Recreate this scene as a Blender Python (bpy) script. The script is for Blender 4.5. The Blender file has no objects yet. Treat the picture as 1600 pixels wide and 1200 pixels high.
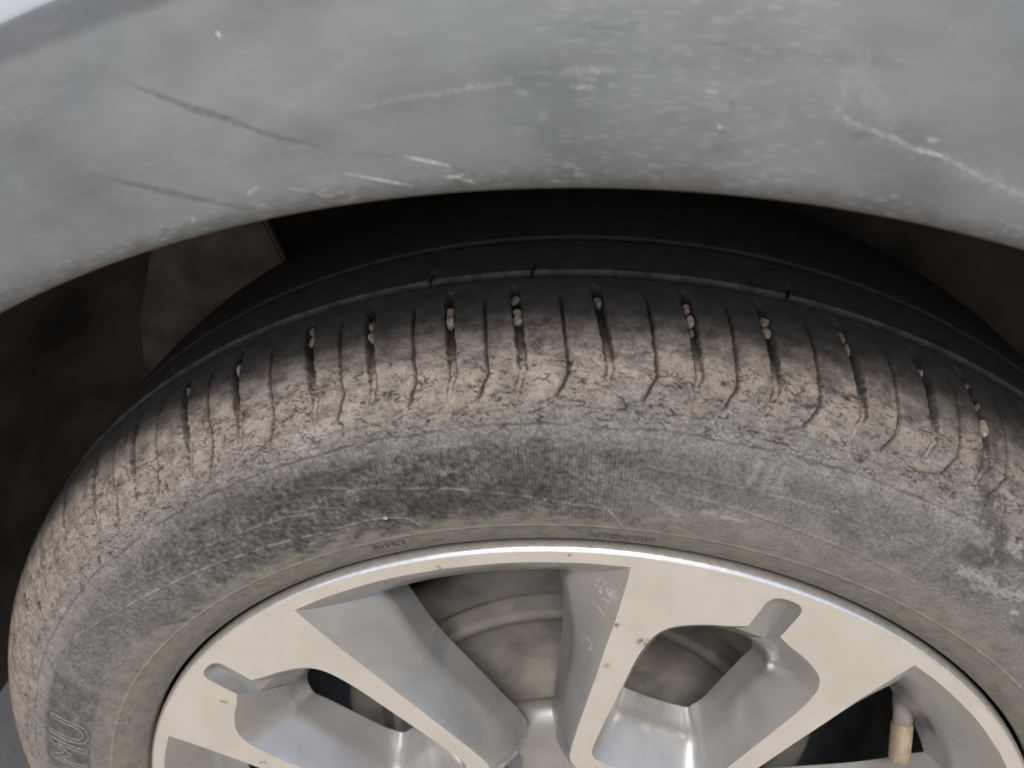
import bpy, bmesh, math, random
import numpy as np
from mathutils import Matrix, Vector
from mathutils.geometry import delaunay_2d_cdt

# ------------------------------------------------------------------ camera, light, exposure
SC = bpy.context.scene
Z0 = 0.322                                   # height of the axle above the ground
CAM = np.array([-0.020808, -0.34266, 0.46742])        # camera, relative to the wheel centre
YAW, PIT, ROL, FPX = -0.076656, 0.575143, 0.025319, 1280.59
def cam_axes():
    cy, sy, cp, sp = math.cos(YAW), math.sin(YAW), math.cos(PIT), math.sin(PIT)
    f = np.array([sy*cp, cy*cp, -sp]); r = np.array([cy, -sy, 0.0]); u = np.cross(r, f)
    return math.cos(ROL)*r + math.sin(ROL)*u, -math.sin(ROL)*r + math.cos(ROL)*u, f
RX, UX, FX = cam_axes()
cd = bpy.data.cameras.new('camera'); cam = bpy.data.objects.new('camera', cd)
SC.collection.objects.link(cam); SC.camera = cam
cd.sensor_width = 36.0; cd.lens = 36.0*FPX/1600.0; cd.clip_start = 0.01; cd.clip_end = 300
M = Matrix(((RX[0], UX[0], -FX[0], CAM[0]), (RX[1], UX[1], -FX[1], CAM[1]), (RX[2], UX[2], -FX[2], CAM[2]+Z0), (0, 0, 0, 1)))
cam.matrix_world = M
cd.dof.use_dof = True; cd.dof.focus_distance = 0.325; cd.dof.aperture_fstop = 11.0

SUN_EL, SUN_AZ = 54.0, 4.0                   # azimuth measured from straight out of the car (-Y)
w = bpy.data.worlds.new('World'); SC.world = w; w.use_nodes = True
nt = w.node_tree; bg = nt.nodes['Background']
sky = nt.nodes.new('ShaderNodeTexSky'); sky.sky_type = 'NISHITA'; sky.sun_disc = False
sky.sun_elevation = math.radians(SUN_EL); sky.sun_rotation = math.radians(180 + SUN_AZ)
sky.air_density = 1.0; sky.dust_density = 3.0; sky.ozone_density = 1.0
nt.links.new(sky.outputs[0], bg.inputs[0]); bg.inputs[1].default_value = 0.15
sd = bpy.data.lights.new('sun', 'SUN'); sd.energy = 1.5; sd.angle = math.radians(11); sd.color = (1.0, 0.965, 0.915)
sun = bpy.data.objects.new('sun', sd); SC.collection.objects.link(sun)
a, e = math.radians(SUN_AZ), math.radians(SUN_EL)
sdir = Vector((-math.sin(a)*math.cos(e), -math.cos(a)*math.cos(e), math.sin(e)))
sun.rotation_euler = sdir.to_track_quat('Z', 'Y').to_euler(); sun.location = (0, -3, 4)
SC.view_settings.view_transform = 'Standard'; SC.view_settings.look = 'None'
SC.view_settings.exposure = 0.12; SC.view_settings.gamma = 1.0; SC.view_settings.use_curve_mapping = False

# ------------------------------------------------------------------ helpers
COL = SC.collection
def empty(name, loc):
    o = bpy.data.objects.new(name, None); o.location = loc; o.empty_display_size = 0.1; COL.objects.link(o); return o
def link(o, parent=None, mats=()):
    COL.objects.link(o)
    if parent is not None: o.parent = parent
    for m in mats: o.data.materials.append(m)
    return o
def mesh_np(name, V, F, parent=None, mats=(), smooth=True, attrs=None, normals=None, matidx=None):
    """V (n,3), F (m,4) or (m,3) or list of polygons"""
    me = bpy.data.meshes.new(name)
    V = np.asarray(V, np.float32)
    if isinstance(F, np.ndarray):
        k = F.shape[1]; n = len(F)
        me.vertices.add(len(V)); me.vertices.foreach_set('co', V.ravel())
        me.loops.add(n*k); me.loops.foreach_set('vertex_index', F.astype(np.int32).ravel())
        me.polygons.add(n); me.polygons.foreach_set('loop_start', np.arange(0, n*k, k, dtype=np.int32))
        me.update(calc_edges=True)
    else:
        me.from_pydata([tuple(map(float, v)) for v in V], [], [tuple(map(int, f)) for f in F])
    me.polygons.foreach_set('use_smooth', np.full(len(me.polygons), smooth))
    if matidx is not None: me.polygons.foreach_set('material_index', np.asarray(matidx, np.int32))
    if attrs:
        for k, v in attrs.items():
            at = me.attributes.new(k, 'FLOAT', 'POINT'); at.data.foreach_set('value', np.asarray(v, np.float32))
    me.update(); me.validate()
    if normals is not None: me.normals_split_custom_set_from_vertices([tuple(n) for n in normals.tolist()])
    return link(bpy.data.objects.new(name, me), parent, mats)
def revolve(name, prof, parent, mats, t0=0.0, t1=360.0, n=180, y_is0=True):
    """prof: list of (y, R); axis = Y through the origin"""
    prof = np.array(prof); T = np.radians(np.linspace(t0, t1, n+1)); k = len(prof)
    V = np.stack([np.outer(np.cos(T), prof[:, 1]), np.tile(prof[:, 0], (n+1, 1)), np.outer(np.sin(T), prof[:, 1])], -1).reshape(-1, 3)
    i, j = np.meshgrid(np.arange(n), np.arange(k-1), indexing='ij'); b = (i*k + j).ravel()
    return mesh_np(name, V, np.stack([b, b+k, b+k+1, b+1], -1), parent, mats)
def hash2(ix, iy, seed):
    h = (ix.astype(np.int64)*374761393 + iy.astype(np.int64)*668265263 + seed*1442695041) & 0xFFFFFFFF
    h = ((h ^ (h >> 13))*1274126177) & 0xFFFFFFFF
    return ((h ^ (h >> 16)) & 0xFFFF)/65535.0
def perlin(x, y, seed=0):
    x0 = np.floor(x); y0 = np.floor(y); fx = x-x0; fy = y-y0
    ux = fx*fx*fx*(fx*(fx*6-15)+10); uy = fy*fy*fy*(fy*(fy*6-15)+10)
    def g(dx, dy):
        a = hash2(x0+dx, y0+dy, seed)*2*np.pi
        return np.cos(a)*(fx-dx) + np.sin(a)*(fy-dy)
    a = g(0, 0); b = g(1, 0); c = g(0, 1); d = g(1, 1)
    return 1.5*((a+(b-a)*ux) + ((c+(d-c)*ux) - (a+(b-a)*ux))*uy)
def fbm(x, y, seed=0, o=4):
    r = 0; am = 1.0
    for k in range(o):
        r = r + am*perlin(x*2**k, y*2**k, seed+k*17); am *= 0.5
    return r
def sst(a, b, x):
    t = np.clip((x-a)/(b-a), 0, 1); return t*t*(3-2*t)
def seg_dist(X, Y, pl):
    d = np.full(X.shape, 1e9)
    for (x0, y0), (x1, y1) in zip(pl[:-1], pl[1:]):
        dx, dy = x1-x0, y1-y0; L = dx*dx+dy*dy+1e-12
        t = np.clip(((X-x0)*dx+(Y-y0)*dy)/L, 0, 1)
        d = np.minimum(d, np.hypot(X-x0-t*dx, Y-y0-t*dy))
    return d
def spline(P, n):
    """Catmull-Rom through the rows of P, resampled to n points by arc length"""
    P = np.asarray(P, float); Q = np.vstack([2*P[0]-P[1], P, 2*P[-1]-P[-2]]); out = []
    for i in range(1, len(Q)-2):
        t = np.linspace(0, 1, 24, endpoint=False)[:, None]; a, b, c, d = Q[i-1], Q[i], Q[i+1], Q[i+2]
        out.append(.5*((2*b)+(c-a)*t+(2*a-5*b+4*c-d)*t*t+(3*b-a-3*c+d)*t**3))
    C = np.vstack(out+[P[-1:]]); L = np.r_[0, np.cumsum(np.linalg.norm(np.diff(C, axis=0), axis=1))]
    s = np.linspace(0, L[-1], n)
    return np.stack([np.interp(s, L, C[:, k]) for k in range(C.shape[1])], -1)
def ray(px):
    d = FX + (px[0]-800)/FPX*RX + (600-px[1])/FPX*UX
    return d/np.linalg.norm(d)
def on_plane(px, y):
    d = ray(px); return CAM + d*((y-CAM[1])/d[1])
def hit(px, S, Y, R, side=1):
    """pixel of the photograph -> (theta deg, s) on a surface of revolution with profile Y(S), R(S)"""
    d = ray(px); t = np.linspace(.05, .8, 3000); P = CAM + t[:, None]*d; rr = np.hypot(P[:, 0], P[:, 2])
    k = np.hypot(P[:, 1][:, None]-Y[None], rr[:, None]-R[None])
    j = k.argmin(1); kk = np.clip(j, 1, len(Y)-2)
    sg = (P[:, 1]-Y[kk])*(R[kk+1]-R[kk-1]) - (rr-R[kk])*(Y[kk+1]-Y[kk-1])
    i = np.where((sg*side < 0) & (k.min(1) < .012))[0]
    if len(i) == 0: return None
    i = i[0]; return math.degrees(math.atan2(P[i, 2], P[i, 0])), S[j[i]]

# ------------------------------------------------------------------ materials
class NT:
    def __init__(s, name):
        s.m = bpy.data.materials.new(name); s.m.use_nodes = True; s.t = s.m.node_tree
        s.b = s.t.nodes['Principled BSDF']
    def n(s, typ, **kw):
        nd = s.t.nodes.new(typ)
        for k, v in kw.items():
            if k in nd.inputs.keys() if isinstance(k, str) and not hasattr(nd, k) else False: nd.inputs[k].default_value = v
            else: setattr(nd, k, v)
        return nd
    def l(s, a, b): s.t.links.new(a, b)
    def attr(s, name): return s.n('ShaderNodeAttribute', attribute_name=name).outputs['Fac']
    def coord(s, scale=(1, 1, 1), kind='Object'):
        tc = s.n('ShaderNodeTexCoord'); mp = s.n('ShaderNodeMapping'); mp.inputs['Scale'].default_value = scale
        s.l(tc.outputs[kind], mp.inputs['Vector']); return mp.outputs['Vector']
    def noise(s, scale, detail=4, rough=.55, vec=None, dist=0.0):
        nd = s.n('ShaderNodeTexNoise'); nd.inputs['Scale'].default_value = scale; nd.inputs['Detail'].default_value = detail
        nd.inputs['Roughness'].default_value = rough; nd.inputs['Distortion'].default_value = dist
        if vec is not None: s.l(vec, nd.inputs['Vector'])
        return nd.outputs['Fac']
    def ramp(s, x, a, b, va=0.0, vb=1.0):
        nd = s.n('ShaderNodeMapRange'); nd.interpolation_type = 'SMOOTHSTEP'
        s.l(x, nd.inputs['Value'])
        for k, v in (('From Min', a), ('From Max', b), ('To Min', va), ('To Max', vb)): nd.inputs[k].default_value = v
        return nd.outputs['Result']
    def math(s, op, a, b):
        nd = s.n('ShaderNodeMath', operation=op)
        for i, v in enumerate((a, b)):
            if isinstance(v, (int, float)): nd.inputs[i].default_value = v
            else: s.l(v, nd.inputs[i])
        return nd.outputs[0]
    def mix(s, f, a, b):
        nd = s.n('ShaderNodeMix', data_type='RGBA')
        for idx, v in ((0, f), (6, a), (7, b)):
            if isinstance(v, (int, float)): nd.inputs[idx].default_value = v
            elif isinstance(v, tuple): nd.inputs[idx].default_value = (*v, 1)
            else: s.l(v, nd.inputs[idx])
        return nd.outputs[2]
    def set(s, **kw):
        for k, v in kw.items():
            k = k.replace('_', ' ')
            if isinstance(v, tuple): s.b.inputs[k].default_value = (*v, 1)
            elif isinstance(v, (int, float)): s.b.inputs[k].default_value = v
            else: s.l(v, s.b.inputs[k])
        return s
    def bump(s, h, strength, dist=.001, normal=None):
        nd = s.n('ShaderNodeBump'); nd.inputs['Strength'].default_value = strength; nd.inputs['Distance'].default_value = dist
        s.l(h, nd.inputs['Height'])
        if normal is not None: s.l(normal, nd.inputs['Normal'])
        s.l(nd.outputs[0], s.b.inputs['Normal']); return nd.outputs[0]

def mat_rubber():
    m = NT('dusty_rubber'); v = m.coord()
    n1 = m.noise(900, 5, .65, v); n2 = m.noise(160, 5, .6, v); n3 = m.noise(2600, 3, .6, v)
    base = m.mix(m.ramp(n2, .35, .7), (.034, .0325, .029), (.050, .047, .042))
    g = m.math('MULTIPLY', m.attr('grey'), m.ramp(n1, .25, .68, .45, 1.15))
    c = m.mix(g, base, m.mix(m.ramp(n2, .3, .7), (.205, .199, .189), (.280, .272, .258)))
    o = m.math('MULTIPLY', m.attr('olive'), m.ramp(n2, .2, .7, .75, 1.05))
    c = m.mix(o, c, m.mix(n1, (.205, .188, .150), (.275, .255, .21)))
    t = m.math('MULTIPLY', m.attr('tan'), m.ramp(n1, .25, .62, .62, 1.15))
    c = m.mix(t, c, m.mix(m.ramp(n2, .3, .72), (.268, .226, .185), (.400, .342, .287)))
    c = m.mix(m.attr('white'), c, (.62, .60, .56))
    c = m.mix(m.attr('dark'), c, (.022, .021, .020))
    m.set(Base_Color=c, Roughness=.82); m.b.inputs['Specular IOR Level'].default_value = .32
    m.bump(m.math('ADD', n1, m.math('MULTIPLY', n3, .5)), .55, .0007)
    return m.m
def mat_plain(name, col, rough=.6, metal=0.0, var=.25, scale=60, bump=0.0, spec=.5, bscale=None):
    m = NT(name); v = m.coord(); n = m.noise(scale, 6, .6, v)
    c = m.mix(m.ramp(n, .3, .7), tuple(x*(1-var) for x in col), tuple(min(1, x*(1+var)) for x in col))
    m.set(Base_Color=c, Metallic=metal, Roughness=m.ramp(n, .2, .8, rough*.85, min(1, rough*1.15)))
    m.b.inputs['Specular IOR Level'].default_value = spec
    if bump: m.bump(m.noise(bscale or scale*6, 4, .6, v), bump, .001)
    return m.m
def mat_cladding():
    m = NT('dusty_grey_plastic'); v = m.coord()
    n1 = m.noise(26, 5, .6, v, .6); n2 = m.noise(700, 4, .6, v); n3 = m.noise(90, 5, .6, v)
    dust = m.math('MULTIPLY', m.attr('dust'), m.ramp(n3, .2, .8, .9, 1.06))
    tint = m.mix(m.ramp(n1, .35, .65), (.168, .188, .185), (.198, .201, .200))
    c = m.mix(dust, (.085, .094, .096), tint)
    c = m.mix(m.attr('haze'), c, (.285, .283, .276))
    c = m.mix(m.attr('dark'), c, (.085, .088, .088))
    c = m.mix(m.attr('edge'), c, (.20, .165, .125))
    c = m.mix(m.attr('white'), c, (.66, .66, .65))
    m.set(Base_Color=c, Roughness=m.ramp(n3, .2, .8, .40, .50)); m.b.inputs['Specular IOR Level'].default_value = .4
    m.bump(n2, .12, .0006)
    return m.m
def mat_machined():
    m = NT('machined_alloy_face'); v = m.coord(kind='Object')
    geo = m.n('ShaderNodeNewGeometry'); pos = geo.outputs['Position']
    n1 = m.noise(45, 5, .6, pos); n2 = m.noise(600, 5, .65, pos)
    c = m.mix(m.ramp(n1, .3, .7), (.67, .635, .57), (.73, .695, .63))
    # rusty scuffs, chips and tar marks where stones hit the face
    spots = [((962, 978), .0030, (.30, .17, .08)), ((930, 1062), .0022, (.40, .26, .14)), ((1005, 1003), .0040, (.22, .16, .11)), ((948, 1040), .003, (.55, .36, .22)),
             ((350, 1096), .0030, (.12, .11, .10)), ((685, 889), .003, (.3, .24, .18)), ((411, 1192), .003, (.2, .18, .15)), ((890, 868), .0012, (.2, .17, .15))]
    for px, r, col in spots:
        P = on_plane(px, -.1022); d = m.n('ShaderNodeVectorMath', operation='DISTANCE'); m.l(pos, d.inputs[0]); d.inputs[1].default_value = (P[0], P[1], P[2]+Z0)
        f = m.math('MULTIPLY', m.ramp(d.outputs['Value'], r*.25, r*1.0, .85, 0), m.ramp(m.noise(420, 4, .6, pos), .42, .56))
        c = m.mix(f, c, col)
    c = m.mix(m.ramp(n2, .68, .78, 0, .22), c, (.50, .45, .38))
    m.set(Base_Color=c, Metallic=.45, Roughness=m.ramp(n1, .2, .8, .32, .46))
    xz = m.n('ShaderNodeVectorMath', operation='MULTIPLY'); m.l(v, xz.inputs[0]); xz.inputs[1].default_value = (1, 0, 1)
    ln = m.n('ShaderNodeVectorMath', operation='LENGTH'); m.l(xz.outputs[0], ln.inputs[0])
    tl = m.noise(1600, 3, .7, ln.outputs['Value'])                     # concentric lines left by the lathe
    m.bump(m.math('ADD', m.math('MULTIPLY', tl, .6), m.math('MULTIPLY', n2, .3)), .10, .0004)
    return m.m
def mat_silver():
    m = NT('painted_silver_alloy'); geo = m.n('ShaderNodeNewGeometry'); pos = geo.outputs['Position']
    n1 = m.noise(40, 5, .6, pos); n2 = m.noise(240, 5, .7, pos); n3 = m.noise(1500, 3, .6, pos)
    c = m.mix(m.ramp(n1, .3, .7), (.35, .347, .333), (.41, .402, .382))
    c = m.mix(m.ramp(n3, .76, .80, 0, .35), c, (.75, .72, .66))
    for px, y, r, col in (((945, 925), -.098, .006, (.80, .62, .50)), ((938, 955), -.098, .004, (.80, .66, .54)), ((917, 1005), -.094, .004, (.85, .80, .76)), ((890, 1075), -.094, .004, (.74, .62, .52)), ((480, 970), -.099, .004, (.86, .87, .88)), ((575, 1040), -.096, .004, (.5, .42, .35))):
        P = on_plane(px, y); d = m.n('ShaderNodeVectorMath', operation='DISTANCE'); m.l(pos, d.inputs[0]); d.inputs[1].default_value = (P[0], P[1], P[2]+Z0)
        f = m.math('MULTIPLY', m.ramp(d.outputs['Value'], r*.4, r*1.5, .8, 0), m.ramp(m.noise(500, 3, .6, pos), .52, .60))
        c = m.mix(f, c, col)
    m.set(Base_Color=c, Metallic=.5, Roughness=m.ramp(n1, .35, .7, .26, .36))
    m.b.inputs['Coat Weight'].default_value = .35; m.b.inputs['Coat Roughness'].default_value = .12
    return m.m
def mat_paint():
    m = NT('white_car_paint'); v = m.coord(); n = m.noise(30, 4, .6, v)
    m.set(Base_Color=m.mix(n, (.50, .545, .585), (.56, .60, .64)), Roughness=.22); m.b.inputs['Coat Weight'].default_value = .8
    return m.m
def mat_ground():
    m = NT('dusty_concrete'); v = m.coord(); n1 = m.noise(3, 8, .6, v); n2 = m.noise(90, 6, .7, v); n3 = m.noise(500, 4, .6, v)
    c = m.mix(m.ramp(n1, .3, .7), (.42, .35, .27), (.55, .47, .37)); c = m.mix(m.ramp(n2, .45, .75, 0, .5), c, (.20, .17, .14))
    m.set(Base_Color=c, Roughness=.9); m.bump(m.math('ADD', n2, n3), .6, .004)
    return m.m

RUBBER = mat_rubber(); CLAD = mat_cladding(); FACE = mat_machined(); SILVER = mat_silver(); PAINT = mat_paint(); GROUND = mat_ground()
LIP = mat_plain('polished_rim_lip', (.86, .84, .80), .24, .8, .08, 300)
LINER = mat_plain('muddy_liner_plastic', (.095, .078, .063), .85, 0, .5, 14, .5, .3, 120)
MUDFLAP = mat_plain('mud_caked_liner', (.135, .105, .087), .9, 0, .35, 40, .6, .2, 200)
DRUM = mat_plain('rusty_dusty_iron', (.21, .198, .172), .75, .15, .35, 30, .35, .4, 160)
BARREL = mat_plain('dusty_barrel_paint', (.09, .085, .078), .6, .3, .35, 25, .15)
BRASS = mat_plain('dusty_valve_cap', (.36, .28, .19), .6, .2, .3, 150)
VRUB = mat_plain('valve_rubber', (.20, .18, .165), .7, 0, .2, 120)
CHROME = mat_plain('steel_nut', (.45, .45, .46), .35, .9, .15, 100)
UNDER = mat_plain('underbody_black', (.03, .028, .026), .9, 0, .3, 8)
STONE = [mat_plain('pebble_tan', (.30, .225, .18), .9, 0, .4, 500, .4), mat_plain('pebble_pale', (.38, .31, .26), .9, 0, .35, 500, .4), mat_plain('pebble_brown', (.21, .165, .135), .9, 0, .4, 500, .4)]
LETTER = mat_plain('dusty_raised_rubber', (.23, .225, .212), .85, 0, .4, 700, .3)
LETTER_LOW = mat_plain('olive_raised_rubber', (.115, .104, .085), .85, 0, .3, 700, .3)

# ------------------------------------------------------------------ ground
bm = bmesh.new(); bmesh.ops.create_grid(bm, x_segments=20, y_segments=20, size=40)
gm = bpy.data.meshes.new('ground'); bm.to_mesh(gm); bm.free()
g = link(bpy.data.objects.new('ground', gm), None, [GROUND]); g['kind'] = 'structure'
g['label'] = 'dusty pale concrete ground under the car'

# ------------------------------------------------------------------ the car: everything hangs from it
car = empty('car', (0, 0, Z0))
car['label'] = 'white car with scratched grey wheel arch cladding over a dusty tyre and alloy wheel'; car['category'] = 'car'

# ---- wheel arch cladding
ARC_R = 0.39696
CP = spline([(-.1235, .3990), (-.1330, .3978), (-.1395, .3972), (-.1418, .3976), (-.1432, .3990), (-.1441, .4030), (-.1442, .4100), (-.1432, .4220), (-.1408, .4340), (-.1370, .4450), (-.1332, .4550), (-.1295, .4595), (-.1240, .4610), (-.118, .4612)], 600)
cS = np.r_[0, np.cumsum(np.hypot(*np.diff(CP, axis=0).T))]*1000
cY, cR = CP[:, 0], CP[:, 1]
def cl_pts(pix):
    o = [hit(q, cS, cY, cR, -1) for q in pix]
    return [(math.radians(90-h[0])*ARC_R*1000*1.05, h[1]) for h in o if h]
def build_cladding():
    th = np.r_[np.arange(-12, 70, 1.0), np.arange(70, 125, .075), np.arange(125, 193, 1.0)]
    s = np.r_[np.arange(0, 14, 1.0), np.arange(14, 82, .45), np.arange(82, cS[-1], 2.0), cS[-1]]
    yy = np.interp(s, cS, cY); rr = np.interp(s, cS, cR)
    T, S = np.meshgrid(th, s, indexing='ij'); X = np.radians(90-T)*ARC_R*1000*1.05
    white = np.zeros_like(T); dark = np.zeros_like(T); disp = np.zeros_like(T)
    def strk(pix, wdt, arr, amt, rag=.3, seed=3, groove=0.0, taper=True):
        nonlocal disp
        P = cl_pts(pix)
        if len(P) < 2: return
        Q = np.array(P); Lq = np.r_[0, np.cumsum(np.hypot(*np.diff(Q, axis=0).T))]; d = np.full(X.shape, 1e9); tt = np.zeros(X.shape)
        for k in range(len(P)-1):
            dx, dy = Q[k+1]-Q[k]; u_ = np.clip(((X-Q[k, 0])*dx+(S-Q[k, 1])*dy)/(dx*dx+dy*dy+1e-12), 0, 1)
            dk = np.hypot(X-Q[k, 0]-u_*dx, S-Q[k, 1]-u_*dy); m_ = dk < d; d = np.where(m_, dk, d); tt = np.where(m_, (Lq[k]+u_*(Lq[k+1]-Lq[k]))/Lq[-1], tt)
        tap = np.clip(np.sin(np.pi*np.clip(tt*.94+.03, 0, 1))**.55, .08, 1) if Lq[-1] > 3 and taper else 1.0
        tap = tap*np.clip(.92+.45*perlin(tt*Lq[-1]/14.0, tt*0+seed, seed), .4, 1.2)
        d = d + rag*wdt*fbm(X/1.3, S/.8, seed, 3); wd_ = wdt*tap
        f = np.clip((wd_-d)/(wd_*.8), 0, 1); f = f*f*(3-2*f)*np.clip(tap*1.2, 0, 1); np.maximum(arr, amt*f*(.75+.5*np.clip(fbm(X/2, S/2, seed+9, 2), -.5, .5)), out=arr)
        disp += groove*f
    # dark rub marks
    strk([(188, 126), (250, 150), (300, 170), (360, 188), (410, 207), (450, 218), (505, 230)], 1.35, dark, .8, .08, 5, -.00006)
    strk([(140, 272), (200, 287), (260, 300), (330, 315), (420, 334)], 1.35, dark, .75, .08, 6, -.00006)
    strk([(1075, 68), (1160, 77), (1240, 85), (1330, 95), (1440, 106)], 2.2, dark, .34, .5, 7)
    strk([(108, 98), (180, 106)], .7, dark, .3, .5, 71)
    for q in ((1143, 160), (1138, 178), (1122, 231), (1125, 200)): strk([q, (q[0]+3, q[1]+4)], .8, dark, .6, .3, 8)
    strk([(1335, 215), (1352, 207)], 1.6, dark, .35, .4, 9)
    # white scratches
    strk([(538, 271), (590, 280), (645, 290)], .50, white, 1.0, .2, 11, -.00012)
    strk([(628, 244), (670, 252), (708, 260)], .40, white, .95, .2, 12, -.0001)
    strk([(690, 276), (715, 276), (732, 269)], .45, white, .95, .3, 13, -.0001)
    strk([(705, 275), (750, 287), (800, 296)], .34, white, .8, .3, 14)
    strk([(445, 293), (490, 300), (515, 309)], .36, white, .6, .4, 15)
    strk([(385, 305), (405, 290)], .6, white, .45, .5, 151); strk([(300, 350), (303, 335)], .4, white, .4, .5, 152); strk([(545, 312), (560, 305)], .5, white, .45, .5, 153)
    strk([(470, 297), (520, 313)], .42, dark, 1.0, .3, 16); strk([(490, 275), (520, 260)], .5, dark, .45, .4, 161)
    strk([(620, 240), (700, 258), (780, 285)], .32, dark, .7, .3, 17); strk([(600, 252), (680, 275)], .3, dark, .5, .3, 171)
    strk([(540, 276), (600, 286), (680, 300)], .45, dark, .8, .3, 18); strk([(655, 262), (730, 283), (790, 298)], .3, dark, .6, .3, 181)
    strk([(500, 232), (560, 240), (640, 246)], .7, dark, .3, .5, 182)
    strk([(560, 168), (620, 155), (680, 147), (740, 136), (800, 130)], .75, white, .15, .9, 19, 0, False)
    strk([(800, 140), (830, 150)], .6, white, .2, .8, 20)
    strk([(340, 52), (342, 55)], .55, white, .9, .2, 21)
    strk([(1123, 197), (1126, 199)], .45, white, .7, .2, 22)
    # pale ragged crack on the right
    strk([(1345, 95), (1325, 115), (1318, 150), (1308, 172), (1330, 190), (1360, 203), (1405, 220), (1425, 232), (1470, 243), (1490, 254), (1530, 275), (1570, 292), (1640, 325)], 2.3, white, .10, 1.4, 23, 0, False)
    strk([(1308, 172), (1330, 190), (1360, 203), (1405, 220), (1425, 232), (1470, 243), (1490, 254), (1530, 275), (1570, 292), (1640, 325)], .55, white, .34, 1.0, 24, 0, False)
    strk([(1425, 232), (1470, 243), (1482, 250)], .35, white, .7, .5, 26)
    strk([(1340, 100), (1358, 150), (1390, 190)], 3.0, white, .10, 1.2, 25, 0, False)
    strk([(1452, 218), (1462, 222)], .9, white, .3, .7, 27)
    strk([(870, 118), (900, 112), (960, 108)], 1.2, white, .2, .9, 28); strk([(890, 136), (930, 138)], .6, white, .35, .7, 29); strk([(1105, 140), (1118, 143)], .7, white, .35, .6, 30)
    # fine streaks of brushed dust, chips along the lip
    rng = random.Random(4)
    st = np.clip(perlin(X/5.5, S/.42, 31)-.34, 0, 1)*1.6*sst(-46, -22, X)*sst(46, 18, X)*sst(18, 26, S)
    st += np.clip(perlin(X/14, S/.6, 33)-.42, 0, 1)*.3
    white = np.maximum(white, np.clip(st*.4, 0, .11))
    sp = np.clip(perlin(X/.9, S/.55, 37)-.52, 0, 1)*4*np.clip(.35+fbm(X/14, S/7, 38, 2), 0, 1)
    white = np.maximum(white, np.clip(sp, 0, .10)*sst(16, 19, S)*sst(.1, .5, fbm(X/25, S/14, 39, 2)))
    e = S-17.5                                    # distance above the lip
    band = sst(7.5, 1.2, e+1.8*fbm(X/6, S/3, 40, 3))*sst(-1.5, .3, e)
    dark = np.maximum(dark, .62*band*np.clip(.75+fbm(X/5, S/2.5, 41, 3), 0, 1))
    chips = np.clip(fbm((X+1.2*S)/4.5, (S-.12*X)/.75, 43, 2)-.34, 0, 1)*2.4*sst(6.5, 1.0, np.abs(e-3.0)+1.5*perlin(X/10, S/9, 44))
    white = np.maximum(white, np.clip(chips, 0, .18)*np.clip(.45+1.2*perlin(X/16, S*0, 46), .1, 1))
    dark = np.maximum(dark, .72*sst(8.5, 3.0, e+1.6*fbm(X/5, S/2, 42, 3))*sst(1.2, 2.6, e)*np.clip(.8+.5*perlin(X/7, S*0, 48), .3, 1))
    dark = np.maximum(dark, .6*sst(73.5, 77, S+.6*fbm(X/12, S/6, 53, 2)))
    edge = sst(2.2, .6, np.abs(e-.3+.5*fbm(X/3, S/3, 45, 2)))*.9
    dust = np.clip(.80+.34*fbm(X/36, S/17, 47, 2)+.07*fbm(X/10, S/2.4, 49, 3), .25, 1.0)
    haze = np.clip(.10+.55*fbm(X/45, S/20, 54, 2), 0, 1)*.35 + .32*np.exp(-(((X+98)/38)**2+((S-44)/13)**2))*np.clip(1+.5*fbm(X/14, S/8, 56, 3), 0, 1.4) + .10*np.exp(-(((X-60)/30)**2+((S-50)/15)**2))
    haze = np.clip(haze, 0, .6)*sst(22, 27, S)
    disp += .00010*fbm(X/9, S/9, 50, 3) - .00010*np.clip(chips, 0, 1)
    ny = np.gradient(rr, s); nr = -np.gradient(yy, s); L = np.hypot(ny, nr); ny, nr = ny/L, nr/L   # outward: towards -y
    Y = yy[None]-np.abs(ny)[None]*disp*np.sign(ny)[None]; R = rr[None]+disp*nr[None]*0
    Tr = np.radians(T); V = np.stack([R*np.cos(Tr), Y, R*np.sin(Tr)], -1).reshape(-1, 3)
    n, k = T.shape; i, j = np.meshgrid(np.arange(n-1), np.arange(k-1), indexing='ij'); b = (i*k+j).ravel()
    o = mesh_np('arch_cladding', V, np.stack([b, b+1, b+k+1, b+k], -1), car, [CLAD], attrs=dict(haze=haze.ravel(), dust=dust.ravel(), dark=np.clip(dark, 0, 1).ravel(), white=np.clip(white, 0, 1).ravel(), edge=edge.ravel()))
    o['label'] = 'scratched dusty grey plastic cladding round the wheel arch'
build_cladding()

# ---- painted body panel beyond the cladding, arch liner, underbody
def build_body():
    th = np.linspace(-14, 194, 105); V = []; k = 14
    for t in th:
        c, s_ = math.cos(math.radians(t)), math.sin(math.radians(t))
        ex = min(.95/max(abs(c), 1e-6), (.56/s_) if s_ > 1e-6 else ((.16/-s_) if s_ < -1e-6 else 9)); ex = max(ex, .50)
        for q in range(k):
            f = (q/(k-1))**1.4; r = .4585+(ex-.4585)*f
            z = r*s_; V.append((r*c, -.1225+.003*math.exp(-((r-.47)/.02)**2)*-1 + .055*max(0, z-.38)**1.0*min(1, max(0, z-.38)/.15) + .010*f, z))
    n = len(th); F = [(i*k+j, i*k+j+1, (i+1)*k+j+1, (i+1)*k+j) for i in range(n-1) for j in range(k-1)]
    o = mesh_np('body_panel', V, F, car, [PAINT]); o['label'] = 'glossy white painted fender above the cladding'
    md = o.modifiers.new('thickness', 'SOLIDIFY'); md.thickness = .0012; md.offset = -1
build_body()
liner = revolve('arch_liner', [(-.1235, .3995), (-.118, .408), (-.09, .414), (-.04, .417), (.04, .416), (.11, .410), (.150, .392), (.165, .36), (.172, .28), (.175, .12), (.176, .05)], car, [LINER], -6, 187, 160)
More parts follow.
